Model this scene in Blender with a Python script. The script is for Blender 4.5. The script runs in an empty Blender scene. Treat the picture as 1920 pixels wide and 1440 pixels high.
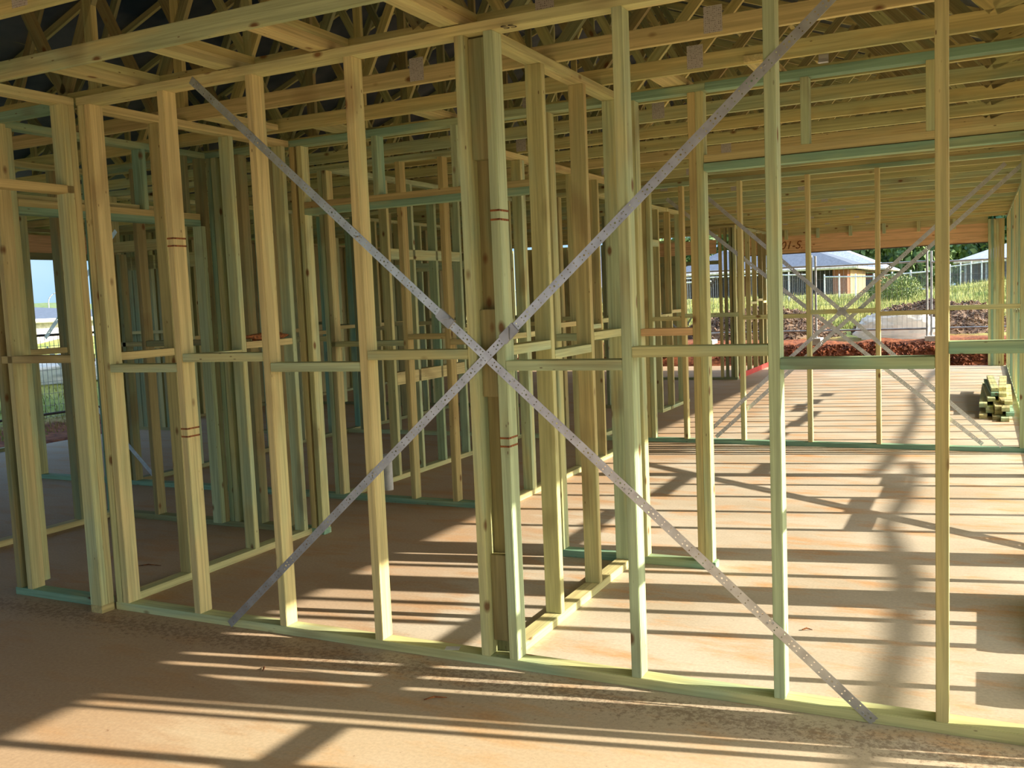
import bpy, bmesh, math, random
from mathutils import Vector, Matrix, Euler, noise
R = random.Random(7)
S = bpy.context.scene
COL = S.collection

# ------------------------------------------------------------------ materials
def newmat(name):
    m = bpy.data.materials.new(name); m.use_nodes = True
    nt = m.node_tree; b = nt.nodes['Principled BSDF']
    return m, nt, b
def N(nt, t, **kw):
    n = nt.nodes.new(t)
    for k, v in kw.items():
        if k in n.inputs.keys(): n.inputs[k].default_value = v
        else: setattr(n, k, v)
    return n
def mixc(nt, a, b, fac, mode='MIX'):
    n = nt.nodes.new('ShaderNodeMix'); n.data_type = 'RGBA'; n.blend_type = mode
    for i, v in ((6, a), (7, b), (0, fac)):
        if isinstance(v, (tuple, list)): n.inputs[i].default_value = (*v, 1) if len(v) == 3 else v
        elif isinstance(v, (int, float)): n.inputs[i].default_value = v
        else: nt.links.new(v, n.inputs[i])
    return n.outputs[2]
def ramp(nt, src, stops):
    n = nt.nodes.new('ShaderNodeValToRGB'); cr = n.color_ramp
    while len(cr.elements) < len(stops): cr.elements.new(0.5)
    for e, (p, c) in zip(cr.elements, stops):
        e.position = p; e.color = (*c, 1) if isinstance(c, (tuple, list)) else (c, c, c, 1)
    nt.links.new(src, n.inputs[0]); return n.outputs[0]
def mathn(nt, op, a, b=0.0):
    n = nt.nodes.new('ShaderNodeMath'); n.operation = op
    for i, v in ((0, a), (1, b)):
        if isinstance(v, (int, float)): n.inputs[i].default_value = v
        else: nt.links.new(v, n.inputs[i])
    return n.outputs[0]

def wood(name, c1, c2, knot=(0.16, 0.07, 0.025), tint=0.5, rough=0.72):
    """sawn pine: c1 honey, c2 treated tone, streaked along local Z, knots, per-piece shift"""
    m, nt, b = newmat(name)
    tc = N(nt, 'ShaderNodeTexCoord'); oi = N(nt, 'ShaderNodeObjectInfo')
    off = mathn(nt, 'MULTIPLY', oi.outputs['Random'], 37.0)
    add = N(nt, 'ShaderNodeVectorMath', operation='ADD')
    comb = N(nt, 'ShaderNodeCombineXYZ')
    for i in range(3): nt.links.new(off, comb.inputs[i])
    nt.links.new(tc.outputs['Object'], add.inputs[0]); nt.links.new(comb.outputs[0], add.inputs[1])
    def mp(s):
        n = N(nt, 'ShaderNodeMapping'); n.inputs['Scale'].default_value = s
        nt.links.new(add.outputs[0], n.inputs[0]); return n.outputs[0]
    n1 = N(nt, 'ShaderNodeTexNoise', Scale=1.0, Detail=3.0); nt.links.new(mp((8, 8, 1.5)), n1.inputs['Vector'])
    n2 = N(nt, 'ShaderNodeTexNoise', Scale=1.0, Detail=3.0, Roughness=0.7); nt.links.new(mp((90, 90, 3.0)), n2.inputs['Vector'])
    n3 = N(nt, 'ShaderNodeTexNoise', Scale=1.0, Detail=2.0, Distortion=1.2); nt.links.new(mp((28, 28, 0.7)), n3.inputs['Vector'])
    v = N(nt, 'ShaderNodeTexVoronoi', Scale=1.0); nt.links.new(mp((6, 6, 3.2)), v.inputs['Vector'])
    f = mathn(nt, 'ADD', mathn(nt, 'MULTIPLY', n1.outputs[0], 2.6), mathn(nt, 'MULTIPLY', oi.outputs['Random'], 0.7))
    f = mathn(nt, 'SUBTRACT', f, 1.65 - tint)
    col = mixc(nt, c1, c2, ramp(nt, f, [(0.25, 0.0), (0.75, 1.0)]))
    g = ramp(nt, n2.outputs[0], [(0.3, 0.84), (0.65, 1.06)])
    col = mixc(nt, col, g, 1.0, 'MULTIPLY')
    g3 = ramp(nt, n3.outputs[0], [(0.40, 0.80), (0.56, 1.0)])
    col = mixc(nt, col, g3, 1.0, 'MULTIPLY')
    col = mixc(nt, col, knot, ramp(nt, v.outputs['Distance'], [(0.055, 0.9), (0.12, 0.0)]))
    v2 = N(nt, 'ShaderNodeTexVoronoi', Scale=1.0); nt.links.new(mp((26, 26, 9)), v2.inputs['Vector'])
    n4 = N(nt, 'ShaderNodeTexNoise', Scale=1.0, Detail=1.0); nt.links.new(mp((4, 4, 2.2)), n4.inputs['Vector'])
    speck = mathn(nt, 'MULTIPLY', ramp(nt, v2.outputs['Distance'], [(0.06, 0.8), (0.10, 0.0)]), ramp(nt, n4.outputs[0], [(0.52, 0.0), (0.60, 1.0)]))
    col = mixc(nt, col, (0.10, 0.05, 0.025), speck)
    smear = ramp(nt, n4.outputs[0], [(0.62, 0.0), (0.74, 0.35)])
    col = mixc(nt, col, knot, smear)
    nt.links.new(col, b.inputs['Base Color']); b.inputs['Roughness'].default_value = rough
    b.inputs['Specular IOR Level'].default_value = 0.25
    return m
def plain(name, c, rough=0.7, metal=0.0, var=0.15, scale=8.0, c2=None, bump=0.0):
    m, nt, b = newmat(name)
    tc = N(nt, 'ShaderNodeTexCoord'); n = N(nt, 'ShaderNodeTexNoise', Scale=scale, Detail=4.0)
    nt.links.new(tc.outputs['Object'], n.inputs['Vector'])
    d = c2 if c2 else tuple(max(0, x * (1 - 2 * var)) for x in c)
    col = mixc(nt, d, c, ramp(nt, n.outputs[0], [(0.35, 0.0), (0.62, 1.0)]))
    nt.links.new(col, b.inputs['Base Color'])
    b.inputs['Roughness'].default_value = rough; b.inputs['Metallic'].default_value = metal
    if bump:
        bp = N(nt, 'ShaderNodeBump', Strength=bump, Distance=0.02); nt.links.new(n.outputs[0], bp.inputs['Height'])
        nt.links.new(bp.outputs[0], b.inputs['Normal'])
    return m

M = {}
M['pine'] = wood('pine', (0.66, 0.57, 0.27), (0.59, 0.59, 0.29), tint=0.45)
M['green'] = wood('pine_green', (0.60, 0.59, 0.28), (0.48, 0.58, 0.34), tint=0.58)
M['teal'] = wood('pine_teal', (0.42, 0.52, 0.29), (0.26, 0.44, 0.30), tint=0.62)
M['brown'] = wood('pine_brown', (0.58, 0.48, 0.21), (0.54, 0.51, 0.24), tint=0.4)
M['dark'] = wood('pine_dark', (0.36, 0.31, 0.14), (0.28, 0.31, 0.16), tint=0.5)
M['orange'] = wood('laminated_orange', (0.84, 0.56, 0.30), (0.78, 0.52, 0.27), tint=0.4, knot=(0.40, 0.18, 0.06))
M['chord'] = wood('pine_chord', (0.66, 0.58, 0.24), (0.56, 0.58, 0.27), tint=0.5)

def strap_mat():
    m, nt, b = newmat('punched_steel')
    tc = N(nt, 'ShaderNodeTexCoord'); sp = N(nt, 'ShaderNodeSeparateXYZ'); nt.links.new(tc.outputs['Object'], sp.inputs[0])
    x, z = sp.outputs[0], sp.outputs[2]
    def cell(v, per, o): # signed distance to nearest multiple
        a = mathn(nt, 'ADD', v, 500 * per + o); f = mathn(nt, 'MODULO', a, per)
        return mathn(nt, 'SUBTRACT', f, per / 2)
    dx = mathn(nt, 'SUBTRACT', mathn(nt, 'ABSOLUTE', x), 0.0085); dz = cell(z, 0.038, 0)
    r = mathn(nt, 'SQRT', mathn(nt, 'ADD', mathn(nt, 'MULTIPLY', dx, dx), mathn(nt, 'MULTIPLY', dz, dz)))
    dz2 = cell(z, 0.19, 0.019)
    r2 = mathn(nt, 'SQRT', mathn(nt, 'ADD', mathn(nt, 'MULTIPLY', x, x), mathn(nt, 'MULTIPLY', dz2, dz2)))
    h = mathn(nt, 'MAXIMUM', mathn(nt, 'LESS_THAN', r, 0.0030), mathn(nt, 'LESS_THAN', r2, 0.0045))
    nz = N(nt, 'ShaderNodeTexNoise', Scale=14.0, Detail=4.0); nt.links.new(tc.outputs['Object'], nz.inputs['Vector'])
    nt.links.new(ramp(nt, nz.outputs[0], [(0.35, (0.50, 0.52, 0.55)), (0.65, (0.66, 0.70, 0.74))]), b.inputs['Base Color'])
    b.inputs['Metallic'].default_value = 0.85; b.inputs['Roughness'].default_value = 0.36
    tr = N(nt, 'ShaderNodeBsdfTransparent'); mx = N(nt, 'ShaderNodeMixShader')
    nt.links.new(h, mx.inputs[0]); nt.links.new(b.outputs[0], mx.inputs[1]); nt.links.new(tr.outputs[0], mx.inputs[2])
    nt.links.new(mx.outputs[0], nt.nodes['Material Output'].inputs['Surface'])
    return m
M['strap'] = strap_mat()
def plate_mat():
    m, nt, b = newmat('toothed_plate')
    tc = N(nt, 'ShaderNodeTexCoord'); v = N(nt, 'ShaderNodeTexVoronoi', Scale=110.0, Randomness=0.25)
    nt.links.new(tc.outputs['Object'], v.inputs['Vector'])
    nt.links.new(ramp(nt, v.outputs['Distance'], [(0.2, (0.16, 0.15, 0.12)), (0.4, (0.55, 0.54, 0.50))]), b.inputs['Base Color'])
    b.inputs['Metallic'].default_value = 0.2; b.inputs['Roughness'].default_value = 0.5
    return m
M['plate'] = plate_mat()
M['steel'] = plain('galvanised', (0.50, 0.52, 0.54), 0.4, 0.8)
M['foil'] = plain('sarking_foil', (0.16, 0.19, 0.23), 0.35, 0.55, c2=(0.03, 0.06, 0.11), scale=1.4, bump=0.6)
M['white'] = plain('white_pvc', (0.78, 0.78, 0.76), 0.4)
M['red'] = plain('red_strip', (0.62, 0.05, 0.04), 0.5)
M['bark'] = plain('bark', (0.33, 0.12, 0.03), 0.8, c2=(0.09, 0.03, 0.01), scale=40, bump=0.8)
M['ink'] = plain('ink', (0.05, 0.04, 0.03), 0.8)
M['paper'] = plain('paper', (0.75, 0.75, 0.72), 0.7)
M['fence'] = plain('fence_steel', (0.40, 0.42, 0.45), 0.45, 0.5)
M['white_rail'] = plain('white_rail', (0.75, 0.77, 0.78), 0.5)
M['roofing'] = plain('grey_roofing', (0.12, 0.14, 0.18), 0.55, 0.1)
M['roof_pale'] = plain('pale_roofing', (0.38, 0.42, 0.52), 0.5, 0.1)
M['fascia'] = plain('pale_fascia', (0.68, 0.66, 0.60), 0.6)
M['brick'] = plain('tan_brick', (0.55, 0.34, 0.18), 0.85, scale=30)
M['brick_red'] = plain('red_brick', (0.34, 0.13, 0.07), 0.85, scale=30)
M['dark_wall'] = plain('near_black', (0.07, 0.06, 0.06), 0.7)  # flat near-black tone for house front, shed, beam shoe and rails
M['cream_wall'] = plain('cream_wall', (0.72, 0.70, 0.64), 0.7)
M['glass'] = plain('window_dark', (0.06, 0.08, 0.10), 0.15)
M['trunk'] = plain('trunk', (0.16, 0.12, 0.08), 0.9, bump=0.5)
M['leaf'] = plain('leaf_mid', (0.12, 0.19, 0.045), 0.6, c2=(0.05, 0.10, 0.02), scale=0.8)
M['leaf2'] = plain('leaf_light', (0.20, 0.25, 0.07), 0.6, c2=(0.10, 0.15, 0.03), scale=0.8)
M['grass'] = plain('grass_blade', (0.36, 0.34, 0.10), 0.7, c2=(0.20, 0.25, 0.06), scale=0.7)
M['chip'] = plain('bark_chip', (0.30, 0.20, 0.13), 0.85, c2=(0.07, 0.04, 0.03), scale=3.0)
M['soil'] = plain('red_soil', (0.24, 0.07, 0.026), 0.95, c2=(0.09, 0.026, 0.010), scale=5.0, bump=1.0)

def concrete():
    m, nt, b = newmat('dirty_concrete')
    tc = N(nt, 'ShaderNodeTexCoord')
    def nz(s, sc=(1, 1, 1), d=5.0, r=0.6):
        mp = N(nt, 'ShaderNodeMapping'); mp.inputs['Scale'].default_value = sc
        nt.links.new(tc.outputs['Object'], mp.inputs[0])
        n = N(nt, 'ShaderNodeTexNoise', Scale=s, Detail=d, Roughness=r); nt.links.new(mp.outputs[0], n.inputs['Vector']); return n.outputs[0]
    a = nz(0.9, (0.8, 1.4, 1)); s = nz(2.3, (0.7, 2.2, 1), 6.0, 0.65); f = nz(60, d=3.0); sp = nz(22, d=6.0, r=0.75)
    base = mixc(nt, (0.50, 0.41, 0.29), (0.64, 0.56, 0.44), ramp(nt, a, [(0.35, 0.0), (0.65, 1.0)]))
    col = mixc(nt, base, (0.62, 0.31, 0.11), ramp(nt, s, [(0.50, 0.0), (0.70, 0.85)]))
    # foreground and the middle carry more trodden-in clay
    pos = N(nt, 'ShaderNodeSeparateXYZ'); nt.links.new(tc.outputs['Object'], pos.inputs[0])
    near = ramp(nt, mathn(nt, 'ADD', mathn(nt, 'MULTIPLY', pos.outputs[1], -0.5), mathn(nt, 'MULTIPLY', a, 0.5)), [(0.15, 0.0), (0.6, 0.5)])
    col = mixc(nt, col, (0.60, 0.42, 0.22), near)
    left = ramp(nt, mathn(nt, 'ADD', mathn(nt, 'MULTIPLY', pos.outputs[0], -0.25), mathn(nt, 'MULTIPLY', s, 0.6)), [(0.9, 0.0), (1.4, 0.6)])
    col = mixc(nt, col, (0.47, 0.30, 0.17), left)
    col = mixc(nt, col, (0.20, 0.085, 0.035), ramp(nt, sp, [(0.64, 0.0), (0.70, 0.65)]))
    strip = mathn(nt, 'SUBTRACT', 1.0, mathn(nt, 'MULTIPLY', mathn(nt, 'ABSOLUTE', mathn(nt, 'ADD', pos.outputs[1], 0.16)), 4.5))
    sp2 = nz(34, d=6.0, r=0.8)
    crumbs = ramp(nt, mathn(nt, 'ADD', mathn(nt, 'MULTIPLY', strip, 0.16), sp2), [(0.60, 0.0), (0.68, 0.5)])
    col = mixc(nt, col, (0.12, 0.055, 0.025), crumbs)
    col = mixc(nt, col, ramp(nt, f, [(0.3, 0.86), (0.7, 1.04)]), 1.0, 'MULTIPLY')
    nt.links.new(col, b.inputs['Base Color']); b.inputs['Roughness'].default_value = 0.75
    b.inputs['Specular IOR Level'].default_value = 0.3
    bp = N(nt, 'ShaderNodeBump', Strength=0.15, Distance=0.003); nt.links.new(f, bp.inputs['Height']); nt.links.new(bp.outputs[0], b.inputs['Normal'])
    return m
M['concrete'] = concrete()
def ground_mat():
    m, nt, b = newmat('earth_and_grass')
    tc = N(nt, 'ShaderNodeTexCoord'); pos = N(nt, 'ShaderNodeSeparateXYZ'); nt.links.new(tc.outputs['Object'], pos.inputs[0])
    n = N(nt, 'ShaderNodeTexNoise', Scale=0.7, Detail=6.0); nt.links.new(tc.outputs['Object'], n.inputs['Vector'])
    n2 = N(nt, 'ShaderNodeTexNoise', Scale=7.0, Detail=6.0, Roughness=0.7); nt.links.new(tc.outputs['Object'], n2.inputs['Vector'])
    soil = mixc(nt, (0.14, 0.035, 0.012), (0.38, 0.12, 0.04), ramp(nt, n2.outputs[0], [(0.35, 0.0), (0.62, 1.0)]))
    gr = mixc(nt, (0.20, 0.27, 0.05), (0.46, 0.42, 0.12), ramp(nt, n.outputs[0], [(0.35, 0.0), (0.7, 1.0)]))
    g = mathn(nt, 'ADD', pos.outputs[1], mathn(nt, 'MULTIPLY', n.outputs[0], 4.0))
    fy = ramp(nt, mathn(nt, 'MULTIPLY', g, 0.02), [(0.425, 0.0), (0.45, 1.0)])
    gx = mathn(nt, 'ADD', mathn(nt, 'MULTIPLY', pos.outputs[0], -1.0), mathn(nt, 'MULTIPLY', n2.outputs[0], 1.2))
    fx = ramp(nt, mathn(nt, 'MULTIPLY', gx, 0.05), [(0.655, 0.0), (0.675, 1.0)])
    nt.links.new(mixc(nt, soil, gr, mathn(nt, 'MAXIMUM', fy, fx)), b.inputs['Base Color'])
    b.inputs['Roughness'].default_value = 0.95
    bp = N(nt, 'ShaderNodeBump', Strength=1.0, Distance=0.06); nt.links.new(n2.outputs[0], bp.inputs['Height']); nt.links.new(bp.outputs[0], b.inputs['Normal'])
    return m
M['ground'] = ground_mat()
def plastic():
    m, nt, b = newmat('clear_plastic_sheet')
    tc = N(nt, 'ShaderNodeTexCoord'); n = N(nt, 'ShaderNodeTexNoise', Scale=3.5, Detail=5.0, Distortion=1.0); nt.links.new(tc.outputs['Object'], n.inputs['Vector'])
    nt.links.new(ramp(nt, n.outputs[0], [(0.30, (0.66, 0.68, 0.70)), (0.5, (0.90, 0.88, 0.82))]), b.inputs['Base Color'])
    b.inputs['Roughness'].default_value = 0.22
    bp = N(nt, 'ShaderNodeBump', Strength=0.9, Distance=0.06); nt.links.new(n.outputs[0], bp.inputs['Height']); nt.links.new(bp.outputs[0], b.inputs['Normal'])
    tl = N(nt, 'ShaderNodeBsdfTranslucent'); tl.inputs[0].default_value = (0.92, 0.92, 0.88, 1); mx = N(nt, 'ShaderNodeMixShader'); mx.inputs[0].default_value = 0.45
    nt.links.new(b.outputs[0], mx.inputs[1]); nt.links.new(tl.outputs[0], mx.inputs[2]); nt.links.new(mx.outputs[0], nt.nodes['Material Output'].inputs['Surface'])
    return m
M['plastic'] = plastic()

# ------------------------------------------------------------------ object helpers
def link(name, me, parent=None, mat=None):
    o = bpy.data.objects.new(name, me); COL.objects.link(o)
    if parent is not None: o.parent = parent
    if mat is not None and me is not None and len(me.materials) == 0: me.materials.append(mat)
    return o
def tag(o, label=None, cat=None, group=None, kind=None):
    if label: o['label'] = label
    if cat: o['category'] = cat
    if group: o['group'] = group
    if kind: o['kind'] = kind
    return o
def thing(name, loc, label, cat, group=None):
    o = bpy.data.objects.new(name, None); COL.objects.link(o); o.location = loc; o.empty_display_size = 0.2
    return tag(o, label, cat, group, 'thing')
_boxes = {}
def boxmesh(w, t, L, mat, bevel):
    k = (round(w, 4), round(t, 4), round(L, 3), mat, bevel)
    if k in _boxes: return _boxes[k]
    bm = bmesh.new(); bmesh.ops.create_cube(bm, size=1.0)
    for v in bm.verts: v.co = Vector((v.co.x * w, v.co.y * t, v.co.z * L))
    if bevel: bmesh.ops.bevel(bm, geom=bm.edges[:], offset=bevel, segments=2, affect='EDGES')
    me = bpy.data.meshes.new('timber'); bm.to_mesh(me); bm.free(); me.materials.append(M[mat]); _boxes[k] = me
    return me
def bar(name, parent, p0, p1, w, t, mat, side=(0, 1, 0), bevel=0.0):
    """box bar whose axis runs p0 to p1; w is its size along side, t the remaining size"""
    p0, p1 = Vector(p0), Vector(p1); z = (p1 - p0).normalized(); s = Vector(side)
    x = (s - z * s.dot(z)).normalized(); y = z.cross(x)
    o = link(name, boxmesh(w, t, (p1 - p0).length, mat, bevel), parent)
    mt = Matrix((x, y, z)).transposed().to_4x4(); mt.translation = (p0 + p1) / 2
    if parent is not None: mt = Matrix.Translation(parent.location).inverted() @ mt
    o.matrix_local = mt
    return o
def bx(name, parent, x0, x1, y0, y1, z0, z1, mat, bevel=0.0):
    """axis-aligned timber; grain follows the longest side"""
    dx, dy, dz = x1 - x0, y1 - y0, z1 - z0; cx, cy, cz = (x0 + x1) / 2, (y0 + y1) / 2, (z0 + z1) / 2
    if dz >= dx and dz >= dy: return bar(name, parent, (cx, cy, z0), (cx, cy, z1), dx, dy, mat, (1, 0, 0), bevel)
    if dx >= dy: return bar(name, parent, (x0, cy, cz), (x1, cy, cz), dy, dz, mat, (0, 1, 0), bevel)
    return bar(name, parent, (cx, y0, cz), (cx, y1, cz), dx, dz, mat, (1, 0, 0), bevel)

def under(child, part):
    child.parent = part; child.matrix_parent_inverse = part.matrix_basis.inverted()
    return child
H = 2.870; P = 0.045; D = 0.09; ZT = H + P
def pick(c):
    return R.choice(c) if isinstance(c, (list, tuple)) else c
MIX = ['pine', 'green', 'pine', 'green', 'brown']
class Wall:
    """stud frame: axis 'x' stands on the line y=f (front face), axis 'y' on x=f (left face)"""
    def __init__(s, axis, f, a0, a1, label, cat='wall frame', group=None, bottom=True, top=True, bmat='green', tmat='green', bevel=0.0025, skip=(), n='timber_wall_frame'):
        s.ax, s.f, s.bev = axis, f, bevel
        s.o = thing(n, (a0, f, 0) if axis == 'x' else (f, a0, 0), label, cat, group)
        if bottom:
            cuts = [a0]
            for c0, c1 in skip: cuts += [c0, c1]
            cuts.append(a1)
            for i in range(0, len(cuts), 2): s.piece('bottom_plate', cuts[i], cuts[i + 1], 0, P, bmat)
        if top: s.piece('top_plate', a0, a1, H, ZT, tmat)
    def piece(s, name, a0, a1, z0, z1, mat, d0=0.0, d1=D, dz=0):
        if s.ax == 'x': return bx(name, s.o, a0, a1, s.f + d0, s.f + d1, z0, z1, pick(mat), s.bev)
        return bx(name, s.o, s.f + d0, s.f + d1, a0, a1, z0, z1, pick(mat), s.bev)
    def stud(s, a, mat=MIX, z0=P, z1=H, w=P, d0=0.0, d1=D): return s.piece('stud', a, a + w, z0, z1, mat, d0, d1)
    def studs(s, L, mat=MIX):
        for a in L: s.stud(a, mat)
    def nogs(s, L, z=1.43, mat=MIX):
        """noggins between neighbouring studs, staggered up and down"""
        L = sorted(L)
        for i in range(len(L) - 1):
            a, b = L[i] + P, L[i + 1]
            if b - a > 0.2:
                zz = z if i % 2 else z - 0.05
                s.piece('noggin', a, b, zz, zz + P, mat)

# ------------------------------------------------------------------ slab, ground
def slab():
    bm = bmesh.new()
    for x0, x1, y0, y1 in ((-11.3, 2.7, -8.0, 17.2), (-11.3, -4.1, 17.2, 18.3)):
        g = bmesh.ops.create_cube(bm, size=1.0)
        for v in g['verts']: v.co = Vector(((x0 + x1) / 2 + v.co.x * (x1 - x0), (y0 + y1) / 2 + v.co.y * (y1 - y0), -0.15 + v.co.z * 0.3))
    me = bpy.data.meshes.new('floor'); bm.to_mesh(me); bm.free()
    o = link('floor', me, None, M['concrete']); tag(o, kind='structure'); return o
slab()
def sm(a, b, v):
    t = max(0.0, min(1.0, (v - a) / (b - a))); return t * t * (3 - 2 * t)
def T(x, y):
    nz = noise.noise(Vector((x * 1.3, y * 1.3, 0))) * 0.06 + noise.noise(Vector((x * .25, y * .25, 3))) * 0.12
    z = -0.32
    if y > 17.2:
        z = -0.12 + 0.42 * sm(17.25, 17.9, y) + 0.16 * sm(17.9, 18.7, y) + 0.40 * sm(21, 25, y) + 0.40 * sm(25, 45, y)
        z += 0.30 * sm(-3, 1, x) * sm(24, 34, y) * (1 - sm(90, 120, y)) + 0.1 * sm(-1, 4, x) * sm(24, 34, y)
        z += 0.045 * noise.noise(Vector((x * 4, y * 4, 9))) * (1 - sm(20, 24, y)) + nz * sm(17.3, 18.2, y)
        z -= 1.6 * sm(48, 60, y) * (1 - sm(-4, -1, x))
    if x < -11.3:
        w = 0.05 + 0.6 * sm(-11.6, -14.5, x) * 1.0 if False else 0.02 + 0.55 * (1 - sm(-15.0, -11.8, x))
        w += nz - 2.5 * (1 - sm(-60, -24, x))
        z = max(z, w) if y > 17.2 else w
    if x > 2.7: z = max(z, -0.18 + nz + 0.3 * sm(6, 30, x))
    return z
def ground():
    xs = [-260, -160, -100, -70, -50, -36, -28, -22, -18] + [-16 + 0.35 * i for i in range(14)]
    xs = xs + [-11.0 + 0.2 * i for i in range(62)] + [1.6 + 0.5 * i for i in range(10)] + [8, 11, 16, 24, 40, 80]
    ys = [-40, -20, -12, -8, -4, 0, 3, 6, 9, 12, 15, 17.0] + [17.22 + 0.14 * i for i in range(50)] + [24.5 + i for i in range(30)] + [58, 64, 75, 90, 120, 180]
    bm = bmesh.new(); V = [[bm.verts.new((x, y, T(x, y))) for y in ys] for x in xs]
    for i in range(len(xs) - 1):
        for j in range(len(ys) - 1):
            f = bm.faces.new((V[i][j], V[i + 1][j], V[i + 1][j + 1], V[i][j + 1])); f.smooth = True
    me = bpy.data.meshes.new('ground'); bm.to_mesh(me); bm.free()
    tag(link('ground', me, None, M['ground']), kind='structure')
ground()

# ------------------------------------------------------------------ front wall frame (nearest) with steel cross bracing
XS = [-4.350, -3.747, -3.146, -2.546, -1.946, -1.800, -1.207, -0.600, 0.0, 0.54]
w = Wall('x', 0.0, -4.36, 0.595, 'long stud frame across the front with crossed steel straps and a double stud', bmat='green', tmat='pine')
mats = ['pine', 'pine', 'pine', 'pine', 'green', 'green', 'green', 'green', 'brown', 'pine']
for x, m in zip(XS, mats): w.stud(x, m)
w.stud(-4.300, 'pine', d0=0.0)
for i, (a, b) in enumerate(((-4.255, -3.747), (-3.70, -3.146), (-3.10, -2.546), (-2.50, -1.946), (-1.755, -1.207), (-1.162, -0.600), (-0.555, 0.0), (0.045, 0.54))):
    z = 1.437 if i in (1, 3, 5, 7) else 1.383
    w.piece('noggin', a, b, z, z + P, ['green', 'green', 'green', 'green', 'green', 'green', 'teal', 'teal'][i], 0.0, 0.09)
for z0, z1 in ((2.33, 2.86), (1.26, 1.66), (0.11, 0.52)):
    w.piece('packer_block', -1.901, -1.800, z0, z1, 'dark', 0.045, 0.09)
for x, m_, zs in ((-3.747, 1, (2.095, 2.055, 1.070, 1.027)), (-1.800, 5, (2.091, 2.051, 1.073, 1.035))):
    for z in zs: bx('strapping_mark', w.o, x - 0.0008, x + P + 0.0008, -0.0008, 0.09, z, z + 0.009, 'bark')
t = bpy.data.curves.new('stud_mark', 'FONT'); t.body = 'SS'; t.size = 0.075; t.extrude = 0.0004; t.align_x = 'CENTER'
def writing(name, cu, mat):
    tmp = bpy.data.objects.new(name + '_tmp', cu); COL.objects.link(tmp); dg = bpy.context.evaluated_depsgraph_get()
    me = bpy.data.meshes.new_from_object(tmp.evaluated_get(dg)); bpy.data.objects.remove(tmp); me.materials.clear(); me.materials.append(M[mat]); return link(name, me)
o = writing('stud_mark', t, 'ink'); o.parent = w.o
o.location = Vector((-1.675, 0.03, H - 0.0006)) - w.o.location; o.rotation_euler = (math.pi, 0, 0)

def strap(p0, p1, y, label, clamps=(), nails=(), group=None, w_=0.040):
    o = thing('brace_strap', (p0[0], y, p0[1]), label, 'brace', group)
    a, b = Vector((p0[0], y, p0[1])), Vector((p1[0], y, p1[1])); d = (b - a).normalized(); s = (-d.z, 0, d.x)
    band = bar('strap_band', o, a, b, w_, 0.0016, 'strap', s)
    for c in clamps:
        q = a.lerp(b, c); tn_ = bar('tensioner', o, q - d * 0.045, q + d * 0.045, w_ + 0.012, 0.012, 'steel', s, 0.002)
        tb_ = bar('tensioner_bolt', o, q - d * 0.02 - Vector(s) * 0.022 + Vector((0, -0.012, 0)), q + d * 0.02 + Vector(s) * 0.022 + Vector((0, -0.012, 0)), 0.01, 0.01, 'steel', (0, 1, 0), 0.002); under(tb_, tn_)
    for c in nails:
        q = a.lerp(b, c)
        for k in (-0.008, 0.008):
            r = q + Vector(s) * k + d * k; under(bar('strap_nail', o, r + Vector((0, -0.004, 0)), r, 0.008, 0.008, 'steel', s), band)
    return o
strap((-3.50, 2.894), (-0.217, 0.010), -0.003, 'punched steel strap falling from upper left to lower right across the front frame', (0.44,), (0.01, 0.11, 0.30, 0.49, 0.54, 0.70, 0.88, 0.99))
strap((-3.491, 0.014), (-0.20, 2.885), -0.006, 'punched steel strap rising from lower left to upper right across the front frame', (0.535,), (0.01, 0.11, 0.30, 0.49, 0.54, 0.70, 0.88, 0.99))

# left return of the front frame
w = Wall('x', 0.0, -5.24, -4.472, 'narrow teal-plated frame left of the door post', bmat='teal', tmat='teal')
w.stud(-5.225, 'dark'); w.stud(-5.125, 'pine'); w.piece('noggin', -5.18, -4.472, 1.44, 1.485, 'brown')
w.stud(-5.18, 'dark', z1=1.2, d0=0.045)
# door wall coming toward the viewer
w = Wall('y', -4.461, -0.09, 0.0, 'corner door post of two studs with a stub plate on the floor', bmat='brown', top=False)
w.stud(-0.09, 'green'); w.stud(-0.045, 'pine', z1=H)
w.piece('top_plate', -4.4, 0.0, H, ZT, 'pine'); w.piece('door_head', -2.4, -0.045, 2.385, 2.43, 'brown')
w.stud(-2.445, 'pine'); w.piece('bottom_plate', -4.4, -2.4, 0, P, 'green')

# cross frame meeting the front frame at the double stud
w = Wall('y', -1.910, 0.09, 1.83, 'short cross frame running back from the double stud', bmat='pine', tmat='pine')
for a, m in ((0.09, 'dark'), (0.655, 'green'), (1.215, 'brown'), (1.74, 'green')): w.stud(a, m)
w.piece('noggin', 0.135, 0.655, 1.44, 1.485, 'green'); w.piece('noggin', 0.70, 1.215, 1.385, 1.43, 'green'); w.piece('noggin', 1.26, 1.74, 1.45, 1.495, 'green')

# left cross frame from the corner
w = Wall('y', -4.461, 0.09, 1.83, 'short cross frame running back from the left corner post', bmat='pine', tmat='pine')
for a, m in ((0.09, 'pine'), (0.60, 'brown'), (1.205, 'green'), (1.74, 'green')): w.stud(a, m)
w.piece('noggin', 0.135, 0.60, 1.44, 1.485, 'pine'); w.piece('noggin', 0.645, 1.205, 1.39, 1.435, 'green'); w.piece('noggin', 1.25, 1.74, 1.44, 1.485, 'pine')

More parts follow.
